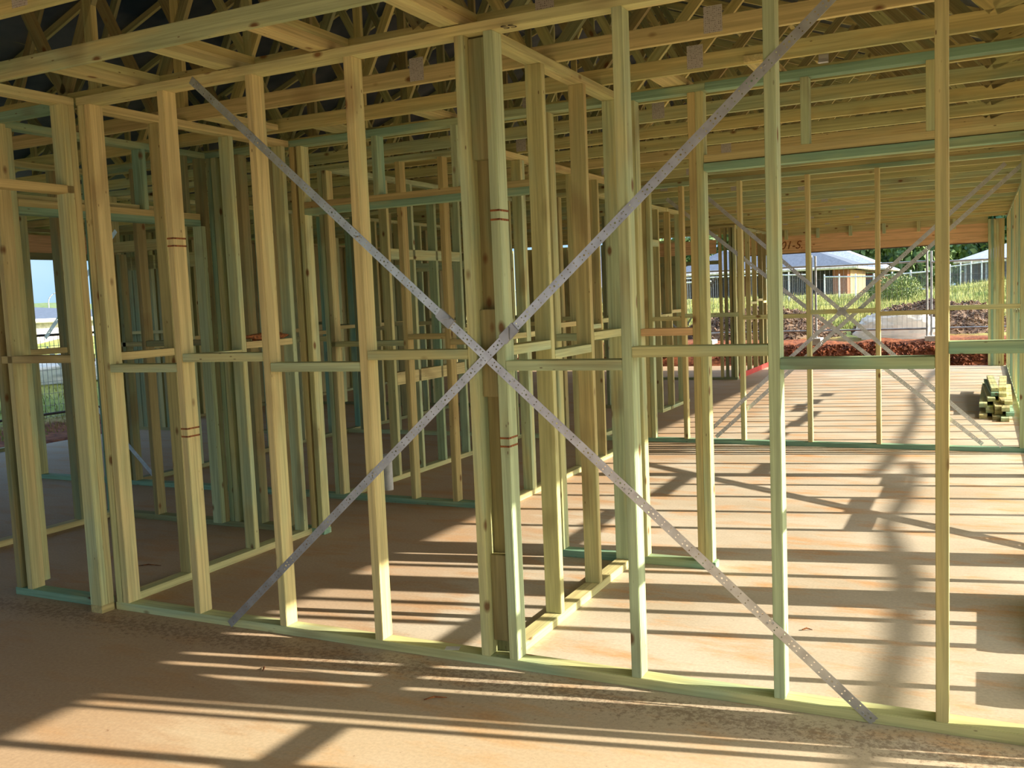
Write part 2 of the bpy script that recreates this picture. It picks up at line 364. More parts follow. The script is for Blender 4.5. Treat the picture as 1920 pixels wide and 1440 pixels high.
# second frame, left part with a door head
w = Wall('x', 1.83, -4.47, -1.30, 'second frame with a teal door head left of the cross frame', bmat='teal', tmat='teal', skip=((-4.26, -2.35),))
for a, m in ((-4.376, 'brown'), (-4.31, 'green'), (-2.35, 'green'), (-2.395, 'brown'), (-1.78, 'green'), (-1.407, 'brown'), (-1.362, 'green')): w.stud(a, m)
w.piece('door_head', -4.265, -2.395, 2.375, 2.42, 'teal'); w.piece('door_head', -4.265, -2.395, 2.42, 2.465, 'brown')
for a in (-3.654, -3.02): w.stud(a, 'teal' if a < -3.1 else 'green', z0=2.465)
w.piece('noggin', -1.735, -1.407, 1.44, 1.485, 'orange'); w.piece('noggin', -2.305, -1.78, 1.42, 1.465, 'green')
# second frame, right part: wide opening with long head
w = Wall('x', 1.83, -1.30, 0.595, 'wide room opening with a long teal head and short studs above', 'opening frame', bottom=False, tmat='teal')
w.piece('opening_head', -1.316, 0.595, 2.405, 2.450, 'teal', -0.01, 0.08); w.piece('opening_head', -1.316, 0.595, 2.455, 2.500, 'pine')
for a in (-0.761, -0.115, 0.50): w.stud(a, 'green', z0=2.50)
w.stud(0.55, 'pine', z1=2.405)

# third frame, tall open studs with double straps
W3 = [-3.289, -3.24, -2.860, -2.215, -1.504, -0.818, -0.173, 0.495]
w = Wall('x', 6.61, -3.34, 0.56, 'third stud frame across the sunny room with paired steel straps', bmat='teal', tmat='teal')
for a, m in zip(W3, ['brown', 'green', 'brown', 'pine', 'pine', 'pine', 'pine', 'green']): w.stud(a, m)
for a, b, z in ((-3.195, -2.86, 1.385), (-2.815, -2.215, 1.41), (-2.17, -1.504, 1.375), (-1.459, -0.818, 1.41), (-0.773, -0.173, 1.375), (-0.128, 0.495, 1.41)):
    w.piece('noggin', a, b, z, z + P, 'green' if z > 1.4 else 'pine')
strap((-2.62, 2.80), (0.34, 0.06), 6.605, 'front strap falling to the right on the third frame', (0.5,), w_=0.04)
strap((-2.66, 0.06), (0.36, 2.80), 6.602, 'front strap rising to the right on the third frame', (0.5,), w_=0.04)
strap((-3.02, 2.75), (0.17, 0.06), 6.704, 'rear strap falling to the right behind the third frame', w_=0.04)
strap((-2.52, 0.06), (0.52, 2.80), 6.707, 'rear strap rising to the right behind the third frame', w_=0.04)

# side frame between the hall rooms and the sunny room
w = Wall('y', -3.425, 3.04, 6.60, 'side frame running back to the left end of the strapped third frame', bmat='pine', tmat='pine')
sl = [3.04, 3.56, 3.60, 4.15, 4.75, 5.35, 5.95, 6.51]; w.studs(sl); w.nogs(sl, 1.42)

# middle frame parallel to the front one
MS = [-8.90, -8.15, -7.56, -6.90, -6.20, -5.55, -4.99, -4.193, -3.787, -3.45]
w = Wall('x', 2.95, -8.95, -3.34, 'middle frame behind the teal door head with a steel strap at its left', bmat='teal', tmat='green')
for a in MS: w.stud(a, 'brown' if a in (-4.193, -3.787) else R.choice(['pine', 'green', 'brown']))
w.stud(-4.94, 'pine'); w.stud(-7.49, 'dark', z1=2.3); w.nogs(MS[4:], 1.40); w.nogs([-7.56, -6.9], 1.44)
w.piece('door_head', -7.515, -6.90, 2.32, 2.42, 'brown')
strap((-8.60, 1.40), (-7.141, 0.06), 2.945, 'short strap falling to the plate of the middle frame', w_=0.045)
strap((-8.60, 1.50), (-7.45, 2.53), 2.942, 'short strap rising across the left window gap', w_=0.045)

w = Wall('y', -4.99, 3.04, 6.6, 'frame with a framed hatch behind the middle frame', bmat='pine', tmat='green')
sl = [3.86, 4.30, 4.74, 5.25, 5.9, 6.5]
w.studs(sl, ['green', 'teal', 'green', 'pine']); w.piece('hatch_head', 3.905, 5.25, 2.13, 2.23, 'green'); w.piece('hatch_sill', 3.905, 5.25, 0.92, 1.04, 'pine'); w.nogs(sl[3:], 1.42)

# left room beyond the narrow frame
w = Wall('y', -5.27, 0.09, 1.83, 'teal-plated door frame deeper on the left side', bottom=False, tmat='teal')
w.stud(0.16, 'green'); w.stud(0.09, 'dark'); w.stud(1.785, 'dark'); w.stud(1.74, 'green', z1=2.355)
w.piece('door_head', 0.205, 1.74, 2.355, 2.400, 'teal'); w.piece('door_head', 0.205, 1.74, 2.400, 2.445, 'brown'); w.piece('door_head', 0.205, 1.50, 2.445, 2.48, 'pine', 0.0, 0.045)
w.stud(1.20, 'teal', z0=2.445); w.stud(1.60, 'dark', z0=2.445)
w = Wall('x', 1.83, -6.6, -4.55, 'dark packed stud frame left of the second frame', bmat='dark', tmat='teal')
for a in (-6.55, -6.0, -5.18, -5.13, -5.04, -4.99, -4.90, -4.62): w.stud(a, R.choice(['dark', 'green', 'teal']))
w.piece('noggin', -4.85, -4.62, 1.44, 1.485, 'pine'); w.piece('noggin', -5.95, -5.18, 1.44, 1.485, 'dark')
w = Wall('y', -6.56, -2.2, 1.83, 'frame at the far left edge with a pale plate on the floor', bmat='pine', tmat='green')
sl = [0.3, 0.95, 1.5]; w.studs(sl + [-0.3, -0.9, -1.5], ['teal', 'green', 'dark']); w.nogs(sl, 1.42)

# deeper rooms
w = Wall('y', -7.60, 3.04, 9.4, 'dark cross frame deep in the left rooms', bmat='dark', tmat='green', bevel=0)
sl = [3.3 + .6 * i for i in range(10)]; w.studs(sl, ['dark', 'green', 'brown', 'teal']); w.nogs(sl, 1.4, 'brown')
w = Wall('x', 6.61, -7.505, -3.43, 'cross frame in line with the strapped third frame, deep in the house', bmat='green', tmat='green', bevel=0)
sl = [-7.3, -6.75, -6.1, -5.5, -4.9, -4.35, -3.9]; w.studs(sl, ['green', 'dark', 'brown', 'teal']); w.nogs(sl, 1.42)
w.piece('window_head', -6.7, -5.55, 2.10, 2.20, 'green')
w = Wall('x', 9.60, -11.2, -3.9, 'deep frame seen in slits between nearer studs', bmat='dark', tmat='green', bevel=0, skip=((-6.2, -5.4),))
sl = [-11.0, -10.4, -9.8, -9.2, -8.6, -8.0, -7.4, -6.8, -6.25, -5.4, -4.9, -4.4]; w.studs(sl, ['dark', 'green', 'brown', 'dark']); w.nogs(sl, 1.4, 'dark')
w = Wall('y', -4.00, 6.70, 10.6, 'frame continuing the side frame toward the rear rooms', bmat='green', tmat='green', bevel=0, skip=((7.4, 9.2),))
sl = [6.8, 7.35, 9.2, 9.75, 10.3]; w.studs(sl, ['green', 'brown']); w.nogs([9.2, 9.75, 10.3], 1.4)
w.piece('door_head', 7.395, 9.2, 2.35, 2.44, 'green')
# closet of closely set dark boards at far left
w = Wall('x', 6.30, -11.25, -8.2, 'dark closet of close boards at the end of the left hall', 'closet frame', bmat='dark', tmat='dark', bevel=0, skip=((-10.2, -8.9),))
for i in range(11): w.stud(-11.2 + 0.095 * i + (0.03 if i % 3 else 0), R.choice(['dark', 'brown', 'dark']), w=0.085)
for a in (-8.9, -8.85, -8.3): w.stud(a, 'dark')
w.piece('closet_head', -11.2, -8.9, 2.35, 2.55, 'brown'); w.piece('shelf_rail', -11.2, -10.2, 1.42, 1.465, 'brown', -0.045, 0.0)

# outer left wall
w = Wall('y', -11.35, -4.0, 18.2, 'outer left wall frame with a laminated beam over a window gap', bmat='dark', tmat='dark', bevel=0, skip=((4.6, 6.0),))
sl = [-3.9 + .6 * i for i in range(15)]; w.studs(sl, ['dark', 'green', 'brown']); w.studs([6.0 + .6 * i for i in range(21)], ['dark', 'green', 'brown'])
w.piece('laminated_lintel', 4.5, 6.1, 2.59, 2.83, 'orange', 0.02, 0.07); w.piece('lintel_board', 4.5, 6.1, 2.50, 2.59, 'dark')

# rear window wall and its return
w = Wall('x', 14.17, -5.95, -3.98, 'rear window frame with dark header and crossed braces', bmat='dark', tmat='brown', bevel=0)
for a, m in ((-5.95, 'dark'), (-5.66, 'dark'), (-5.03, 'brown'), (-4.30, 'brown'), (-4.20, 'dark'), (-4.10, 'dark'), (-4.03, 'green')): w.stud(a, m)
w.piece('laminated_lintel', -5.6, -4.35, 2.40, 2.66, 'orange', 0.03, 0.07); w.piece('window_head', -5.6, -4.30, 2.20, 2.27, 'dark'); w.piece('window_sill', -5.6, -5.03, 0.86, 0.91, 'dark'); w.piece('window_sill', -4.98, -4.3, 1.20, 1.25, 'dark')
for a in (-5.35, -4.7): w.stud(a, 'brown', z0=2.27)
for a in (-5.35, -4.7): w.stud(a, 'green', z1=0.86)
strap((-5.6, 1.45), (-5.05, 0.92), 14.16, 'thin brace falling to the stud in the rear window', w_=0.035)
strap((-5.03, 0.92), (-4.35, 1.95), 14.16, 'thin brace rising to the right in the rear window', w_=0.035)
w = Wall('y', -4.09, 14.26, 17.2, 'rear return frame with a red strip along its foot', bmat='pine', tmat='green', bevel=0)
sl = [14.3, 14.75, 14.95, 15.5, 16.1, 16.7, 17.1]; w.studs(sl, ['brown', 'dark', 'pine']); w.nogs(sl[3:], 1.45, 'pine')
bx('red_foot_strip', w.o, -4.0, -3.992, 14.4, 17.2, 0.0, 0.10, 'red')
# rear beam
t = thing('laminated_beam', (-4.5, 17.2, 2.43), 'long orange laminated beam over the wide rear opening', 'beam')
bx('beam_body', t, -4.55, 0.278, 17.2, 17.26, 2.43, 2.80, 'orange', 0.002); bx('packing_rail', t, -4.55, 0.278, 17.2, 17.29, 2.80, 3.0, 'brown')
bx('steel_shoe', t, -4.55, 0.278, 17.195, 17.27, 2.415, 2.43, 'dark_wall')
c = bpy.data.curves.new('pencil_mark', 'FONT'); c.body = '01-S.'; c.size = 0.24; c.shear = 0.3; c.extrude = 0.001; o = writing('pencil_mark', c, 'bark'); o.parent = t; o.rotation_euler = (math.pi / 2, 0, 0); o.location = Vector((-3.72, 17.197, 2.52)) - t.location
for i in range(6): bx('hanger_block', t, -3.6 + .65 * i, -3.54 + .65 * i, 17.1, 17.2, 2.72, 2.92, 'green')
w = Wall('x', 17.1, 0.28, 0.66, 'pack of joined studs at the right end of the rear opening', 'post', bottom=False, top=False, bevel=0.002)
for i in range(6): w.stud(0.283 + 0.047 * i, ['green', 'teal', 'green', 'green', 'brown', 'pine'][i], z0=0)

# right outer wall: studs cast the stripes
RX = 0.60; K = 0.22
w = Wall('y', RX, -7.0, 17.1, 'right outer wall frame whose studs throw the striped shadows', bmat='green', tmat='green', bevel=0)
yw = [0.62, 1.09, 1.41, 1.63, 1.68, 1.74, 1.80, 2.16, 2.50, 2.56, 2.62, 2.68, 2.74, 3.31, 3.86, 4.42, 4.93, 5.34, 5.39, 5.45, 6.0, 6.55, 7.05, 7.52, 8.1, 8.63, 9.12, 9.6, 10.12, 10.6, 11.0, 11.58, 12.01, 12.45, 12.88, 13.35, 13.77, 14.35, 14.94, 15.5, 16.16, 16.6, 17.0,
      -0.545, -1.10, -1.15, -1.7, -2.3, -2.9, -3.5, -4.1, -4.7]
yw.remove(0.62)
for a in yw: w.stud(a, R.choice(['green', 'green', 'teal', 'pine']))
for a, b in ((-0.080, -0.040), (-0.158, -0.138), (-0.010, 0.062), (0.062, 0.125), (0.575, 0.61)): w.stud(a, 'green', w=b - a)
for a, b, z in ((3.355, 3.86, 0.56), (3.905, 4.42, 0.59), (4.465, 4.93, 0.50), (4.975, 5.34, 0.52), (2.785, 3.31, 1.38), (3.355, 3.86, 1.40), (4.465, 4.93, 1.33), (4.975, 5.34, 1.33), (5.50, 6.0, 1.05), (7.565, 8.1, 1.17), (8.145, 8.63, 1.22), (8.675, 9.12, 1.16), (9.165, 9.6, 1.14),
                (9.645, 10.12, 1.14), (10.165, 10.6, 1.25), (10.645, 11.0, 1.27), (11.045, 11.58, 1.22), (12.055, 12.45, 1.20), (0.125, 0.575, 1.30), (0.61, 1.09, 1.30), (-0.50, -0.158, 1.30), (1.135, 1.41, 1.30), (-1.10, -0.545, 1.34)):
    w.piece('noggin', a, b, z, z + P, 'green')
t = thing('brace_strap', (RX - 0.003, 2.3, 0.1), 'steel strap rising along the right outer wall', 'brace')
bar('strap_band', t, (RX - 0.004, 6.3, 1.75), (RX - 0.004, 2.9, 0.05), 0.085, 0.002, 'strap', (0, 0.4, -1))

# ------------------------------------------------------------------ trusses and roof
XE, XL, XR = 2.65, -12.0, -4.675; PITCH = math.tan(math.radians(21))
def zr(x): return 3.0 + PITCH * min(XE - x, x - XL)
def truss(y, label, group, nails):
    t = thing('roof_truss', (XL, y, ZT), label, 'truss', group); yc = y + 0.0175
    chord = bar('bottom_chord', t, (XL, yc, ZT + 0.045), (XE, yc, ZT + 0.045), 0.035, 0.09, R.choice(['chord', 'chord', 'green', 'pine']), (0, 1, 0), 0.002)
    for s in (XL, XE): bar('top_chord', t, (s, yc, zr(s)), (XR, yc, zr(XR)), 0.035, 0.09, 'chord', (0, 1, 0))
    bn = [XL + 2.4417 * i for i in range(7)]
    tn = [XL + 1.2208 + 2.4417 * i for i in range(6)]
    for i in range(6):
        for b_ in (bn[i], bn[i + 1]):
            if abs(b_ - XL) < .1 or abs(b_ - XE) < .1: continue
            bar('web', t, (b_, yc, ZT + 0.09), (tn[i], yc, zr(tn[i]) - 0.045), 0.035, 0.07, R.choice(['dark', 'dark', 'chord']), (0, 1, 0))
    for b_ in bn[1:-1:2]: bar('web', t, (b_ + .25, yc, ZT + 0.09), (b_ + .25, yc, zr(b_ + .25)), 0.035, 0.07, R.choice(['dark', 'chord']), (0, 1, 0))
    for b_ in nails: under(bx('nail_plate', t, b_ - 0.045, b_ + 0.045, y - 0.002, y, ZT + 0.015, ZT + 0.14, 'plate'), chord)
    return t
LB = {-3: 'roof truss behind the viewer', -2: 'roof truss just above the viewer', -1: 'nearest roof truss, cutting the top left corner with a nail plate', 0: 'roof truss passing in front of the front frame top plate',
      1: 'roof truss resting just behind the front frame top plate', 2: 'first roof truss between the front and second frames', 3: 'second roof truss between the front and second frames', 4: 'roof truss just past the teal top plate'}
for k in range(-3, 27):
    y = -0.486 + 0.668 * k
    nl = {-1: [-3.25], 0: [], 1: [-1.58], 2: [-2.66, -1.0], 3: [-1.27]}.get(k, [-3.3 + 0.7 * (k % 3)])
    truss(y, LB.get(k, 'roof truss among the close rows of chords over the rear rooms'), None if k in LB else 'rear roof trusses', nl)
for i, (x, lb) in enumerate(((-4.0, 'short blocking above the left corner post'), (-3.33, 'short blocking above the first noggin of the front frame'), (-2.735, 'short blocking left of the middle above the front frame'), (-2.02, 'short blocking above the double stud of the front frame'))):
    t = thing('ceiling_blocking', (x, -0.45, ZT), lb, 'blocking')
    bx('block_board', t, x, x + 0.10, -0.45, 0.18, ZT + 0.005, ZT + 0.05, 'pine', 0.002)
    bx('cleat', t, x + 0.055, x + 0.10, -0.45, 0.18, ZT + 0.05, ZT + 0.09, 'chord')
lbs = ['loose ceiling board between trusses left of the teal plate', 'flat ceiling board beside the fourth stud', 'flat ceiling board right of the cross frame', 'flat ceiling board above the wide opening', 'flat ceiling board over the left cross frame']
for (x, y0), lb in zip(((-3.95, 1.55), (-3.15, 1.55), (-1.55, 1.55), (-1.0, 1.5), (-4.3, 0.87)), lbs):
    t = thing('ceiling_blocking', (x, y0, ZT), lb, 'blocking'); bx('block_board', t, x, x + 0.14, y0, y0 + 0.60, ZT + 0.004, ZT + 0.04, 'pine', 0.002)
for x in (-0.62, -0.05, 0.4):
    t = thing('truss_clip', (x, 1.62, ZT - 0.03), {-0.62: 'small pale bracket under the chords near the sixth stud', -0.05: 'small pale bracket under the chords by the last stud', 0.4: 'small pale bracket at the upper right edge'}[x], 'bracket')
    bx('clip_plate', t, x, x + 0.05, 1.56, 1.565, ZT - 0.04, ZT + 0.06, 'steel'); under(bx('clip_foot', t, x, x + 0.05, 1.53, 1.565, ZT - 0.045, ZT - 0.04, 'steel'), [c_ for c_ in t.children if c_.name.startswith('clip_plate')][0])
def roof():
    bm = bmesh.new(); Y0, Y1 = -7.1, 17.9
    for s, e in ((XL - .2, XR), (XE + .2, XR)):
        z0, z1 = zr(s) + .06, zr(e) + .06
        n = 50; m = 24
        V = [[bm.verts.new((s + (e - s) * j / m, Y0 + (Y1 - Y0) * i / n, z0 + (z1 - z0) * j / m - 0.02 * math.sin(i * 2.35) ** 2)) for j in range(m + 1)] for i in range(n + 1)]
        for i in range(n):
            for j in range(m): bm.faces.new((V[i][j], V[i + 1][j], V[i + 1][j + 1], V[i][j + 1]))
    me = bpy.data.meshes.new('roof'); bm.to_mesh(me); bm.free()
    o = link('roof', me, None, M['foil']); md = o.modifiers.new('thick', 'SOLIDIFY'); md.thickness = 0.03; md.offset = 1
    tag(o, kind='structure')
    for x in [XE - 0.9 * i for i in range(8)] + [XL + 0.9 * i for i in range(8)]:
        bar('roof_batten', o, (x, Y0, zr(x) + .055), (x, Y1, zr(x) + .055), 0.07, 0.035, 'chord', (1, 0, 0))
    bx('eave_board', o, XE, XE + 0.03, Y0, Y1, 2.80, 3.03, 'pine'); bx('eave_board', o, XL - 0.03, XL, Y0, Y1, 2.80, 3.03, 'pine')
roof()
def prism(name, mat, pts, y0, y1):
    bm = bmesh.new(); A = [bm.verts.new((x, y0, z)) for x, z in pts]; B = [bm.verts.new((x, y1, z)) for x, z in pts]; n = len(pts)
    bm.faces.new(A[::-1]); bm.faces.new(B)
    for i in range(n): bm.faces.new((A[i], A[(i + 1) % n], B[(i + 1) % n], B[i]))
    me = bpy.data.meshes.new(name); bm.to_mesh(me); bm.free(); return link(name, me, None, M[mat])
for y in (-7.0, 17.55):
    tag(prism('added_wall_gable', 'dark', [(XL, 2.95), (XE, 2.95), (XR, zr(XR))], y, y + 0.04), kind='structure')  # gable ends added to shut light out of the roof space
for i, (x0, x1, z0, z1) in enumerate(((-11.3, -9.9, 0, 2.95), (-9.9, -1.2, 2.5, 2.95), (-1.2, 2.6, 0, 2.95))):
    tag(prism('added_wall_back', 'fascia', [(x0, z0), (x1, z0), (x1, z1), (x0, z1)], -7.1, -6.98), kind='structure')  # unseen wall added behind the viewer; gap and pale tone shape the light
for x0, x1 in ((-11.3, -10.35), (-10.2, -8.85), (-8.7, -8.25), (-8.0, -6.15)):
    tag(prism('added_wall_rear', 'dark', [(x0, 0.0), (x1, 0.0), (x1, 2.9), (x0, 2.9)], 17.7, 17.76), kind='structure')  # dark boards added to block the bright outdoors, slits left between

# ------------------------------------------------------------------ made-up tree, unseen, added for the crooked shadow, its limb shades the slab
def shadow_limb():
    X = 6.0; sh = lambda x, y: Vector((X, y + 0.22 * (X - x), 0.46 * (X - x)))
    t = thing('shadow_tree', (X, 17.9, -0.2), 'unseen tree shape added outside the right wall to throw the crooked shadow', 'tree')
    A = [sh(*p) for p in ((-0.60, 16.2), (-0.682, 14.4), (-0.748, 11.4), (-0.60, 9.8), (-0.592, 8.75), (-0.608, 7.04), (-0.656, 5.6), (-0.72, 5.0))]
    tubeobj('trunk', t, [(X, 17.9, -0.2), (X + .1, 17.8, 1.5), tuple(A[0] + Vector((0, .15, 0.02))), (X + .1, 18.1, 4.6)], [0.11, 0.09, 0.07, 0.04], 'trunk', 10)
    tubeobj('shadow_limb', t, A, [0.05, 0.035, 0.03, 0.035, 0.035, 0.04, 0.04, 0.03], 'trunk', 10)
    B = [sh(*p) for p in ((-0.45, 5.9), (-0.393, 5.36), (-0.391, 4.2), (-0.444, 3.27), (-0.33, 2.57), (-0.234, 2.05), (-0.188, 0.97), (-0.21, 0.145), (-0.26, -0.9))]
    tubeobj('shadow_side_limb', t, B, [0.03, 0.035, 0.035, 0.03, 0.04, 0.045, 0.04, 0.04, 0.03], 'trunk', 10)

# ------------------------------------------------------------------ small things inside
def lump(name, loc, size, mat, seed=0, sub=3, rough=0.35):
    bm = bmesh.new(); bmesh.ops.create_icosphere(bm, subdivisions=sub, radius=1)
    for v in bm.verts:
        k = 1 + rough * noise.noise(v.co * 1.7 + Vector((seed, seed, seed))); v.co = Vector((v.co.x * size[0] * k, v.co.y * size[1] * k, v.co.z * size[2] * k))
    for f in bm.faces: f.smooth = True
    me = bpy.data.meshes.new(name); bm.to_mesh(me); bm.free(); o = link(name, me, None, M[mat]); o.location = loc; return o
o = lump('bark_offcut', (-4.40, 1.50, 1.512), (0.03, 0.20, 0.026), 'bark', 2, 3, 0.5); tag(o, 'rough brown bark offcut lying on a noggin of the left cross frame', 'offcut', None, 'thing')
def tube(bm, pts, r, seg=10):
    pts = [Vector(p) for p in pts]; rings = []
    for i, p in enumerate(pts):
        d = (pts[min(i + 1, len(pts) - 1)] - pts[max(i - 1, 0)]).normalized(); a = d.orthogonal().normalized(); b = d.cross(a)
        rr = r[i] if isinstance(r, (list, tuple)) else r
        rings.append([bm.verts.new(p + (a * math.cos(t) + b * math.sin(t)) * rr) for t in (2 * math.pi * k / seg for k in range(seg))])
    for A, B in zip(rings, rings[1:]):
        for k in range(seg): bm.faces.new((A[k], A[(k + 1) % seg], B[(k + 1) % seg], B[k]))
    bm.faces.new(rings[0][::-1]); bm.faces.new(rings[-1])
def tubeobj(name, parent, pts, r, mat, seg=10):
    bm = bmesh.new(); off = parent.location if parent is not None else Vector((0, 0, 0))
    tube(bm, [Vector(p) - off for p in pts], r, seg); me = bpy.data.meshes.new(name); bm.to_mesh(me); bm.free(); return link(name, me, parent, M[mat])
o = tubeobj('waste_pipe', None, [(-4.74, 3.42, 0), (-4.74, 3.42, 0.33)], 0.045, 'white', 20); tag(o, 'white plastic waste pipe stub standing on the slab', 'pipe', None, 'thing')
tw = [((-1.95, -0.42), 0.10, 0.6, 'brown twig on the bare slab below the double stud'), ((-1.28, -0.95), 0.06, 1.4, 'small twig in the sunlit slab near the bottom edge'), ((-2.9, -0.42), 0.05, 2.2, 'twig in the stripes left of the third stud'), ((-0.62, 0.95), 0.05, 0.3, 'wood sliver on the slab behind the sixth stud'), ((-4.9, 0.75), 0.16, 0.35, 'thin stick in the left doorway')]
for (x, y), l, a, lb in tw:
    d = Vector((math.cos(a), math.sin(a), 0)) * l; c0 = Vector((x, y, 0.005))
    o = tubeobj('twig', None, [c0 - d / 2, c0 - d * .1 + Vector((0, .008, .006)), c0 + d / 2], [0.003, 0.005, 0.002], 'bark', 6); tag(o, lb, 'twig', 'twigs', 'thing'); del o['group']
t = link('paper_tag', boxmesh(0.07, 0.045, 0.001, 'paper', 0), None); t.location = (-2.12, 0.03, P + 0.0008); t.rotation_euler = (0, 0, 0.3); tag(t, 'small white paper tag on the front bottom plate', 'tag', None, 'thing')
shadow_limb()
# offcut stack by the right wall: every piece its own thing
pile = [(0.20, 9.1, 11.6, 0.0, 'brown'), (0.31, 9.0, 11.4, 0.0, 'dark'), (0.43, 8.85, 11.0, 0.0, 'green'), (0.24, 9.3, 11.9, 0.046, 'green'), (0.36, 9.2, 11.2, 0.046, 'brown'), (0.47, 9.0, 11.2, 0.046, 'teal'),
        (0.20, 9.5, 12.3, 0.092, 'green'), (0.33, 9.25, 11.3, 0.092, 'pine'), (0.45, 9.1, 11.5, 0.092, 'pine'), (0.25, 9.75, 11.7, 0.138, 'green'), (0.37, 9.5, 11.6, 0.138, 'brown'), (0.48, 9.4, 11.6, 0.138, 'pine'), (0.28, 9.95, 11.9, 0.184, 'teal'), (0.42, 9.9, 11.7, 0.184, 'green'), (0.30, 10.1, 12.0, 0.230, 'green'), (0.43, 10.2, 11.9, 0.230, 'pine')]
lay = {0.0: 'bottom', 0.046: 'second', 0.092: 'third', 0.138: 'fourth', 0.184: 'fifth', 0.230: 'top'}
row = {}
for x, y0, y1, z, m in pile:
    i = row.get(z, 0); row[z] = i + 1; pos = (['left', 'middle', 'right'] if z < 0.18 else ['left', 'right'])[i]
    a = R.uniform(-0.03, 0.03) * (1 if z < 0.1 else 2.2); o = bar('timber_offcut', None, (x - a, y0, z + 0.0225), (x + a, y1, z + 0.0225), 0.09, 0.045, m, (1, 0, 0), 0.002)
    tag(o, f'timber offcut, {pos} piece of the {lay[z]} layer in the stack by the right wall', 'offcut', 'offcut stack by the right wall', 'thing')
# two low stacks against the right wall, outside the frame's right edge, that shade the slab
for y0, y1, lb in ((1.02, 1.66, 'low block of timber against the right wall'), (0.40, 0.76, 'small block of timber against the right wall')):
    o = bx('timber_block', None, 0.50, 0.595, y0, y1, 0.0, 0.17, 'green', 0.003); tag(o, lb, 'offcut', None, 'thing')

# ------------------------------------------------------------------ outside: fence panels, bag, mulch, soil
def mesh_panel(p, x0, x1, y, z0, z1, nx, nz_, r=0.003, mat='fence'):
    bm = bmesh.new(); o_ = p.location
    for i in range(nx + 1):
        x = x0 + (x1 - x0) * i / nx; tube(bm, [Vector((x, y, z0)) - o_, Vector((x, y, z1)) - o_], r, 4)
    for i in range(nz_ + 1):
        z = z0 + (z1 - z0) * i / nz_; tube(bm, [Vector((x0, y, z)) - o_, Vector((x1, y, z)) - o_], r, 4)
    me = bpy.data.meshes.new('wire_mesh'); bm.to_mesh(me); bm.free(); link('wire_mesh', me, p, M[mat])
def fence_panel(x0, x1, y, z0, z1, lb, low=0.25):
    t = thing('fence_panel', (x0, y, z0), lb, 'fence', 'temporary fence panels behind the house')
    for x in (x0, x1): tubeobj('panel_post', t, [(x, y, z0 - 0.05), (x, y, z1)], 0.024, 'fence')
    for z in (z0 + low, z1 - 0.24): tubeobj('panel_rail', t, [(x0, y, z), (x1, y, z)], 0.021, 'fence')
    mesh_panel(t, x0, x1, y, z0 + low, z1 - 0.24, int((x1 - x0) / 0.1), 5)
    bx('foot_block', t, x0 - 0.12, x0 + 0.12, y - 0.25, y + 0.25, z0 - 0.06, z0 + 0.09, 'fascia')
fence_panel(-8.05, -5.72, 18.55, 0.45, 2.40, 'temporary fence panel seen in the rear window')
fence_panel(-5.62, -3.27, 18.5, 0.45, 2.40, 'temporary fence panel in front of the grey-roofed house')
fence_panel(-3.18, -0.88, 18.5, 0.45, 2.38, 'temporary fence panel beyond the wrapped bag')
fence_panel(-0.80, 1.55, 18.6, 0.45, 2.36, 'temporary fence panel in front of the pale shed')

def bag():
    bm = bmesh.new(); bmesh.ops.create_icosphere(bm, subdivisions=5, radius=1)
    for v in bm.verts:
        c = v.co; p = 0.62
        x = math.copysign(abs(c.x) ** p, c.x); y = math.copysign(abs(c.y) ** p, c.y); z = math.copysign(abs(c.z) ** 0.75, c.z)
        k = 1 + 0.16 * noise.noise(c * 2.2) + 0.13 * abs(noise.noise(c * 5)) + 0.06 * abs(noise.noise(c * 12))
        v.co = Vector((x * 0.86 * k * (1.0 if z < .3 else 0.86), y * 0.55 * k, max(-0.30, z * 0.34 * k)))
    for f in bm.faces: f.smooth = True
    me = bpy.data.meshes.new('wrapped_bag'); bm.to_mesh(me); bm.free(); o = link('wrapped_bag', me, None, M['plastic']); o.location = (-1.55, 19.6, 0.70)
    tag(o, 'bulk bag wrapped in clear plastic on the red soil bank', 'bag', None, 'thing')
bag()
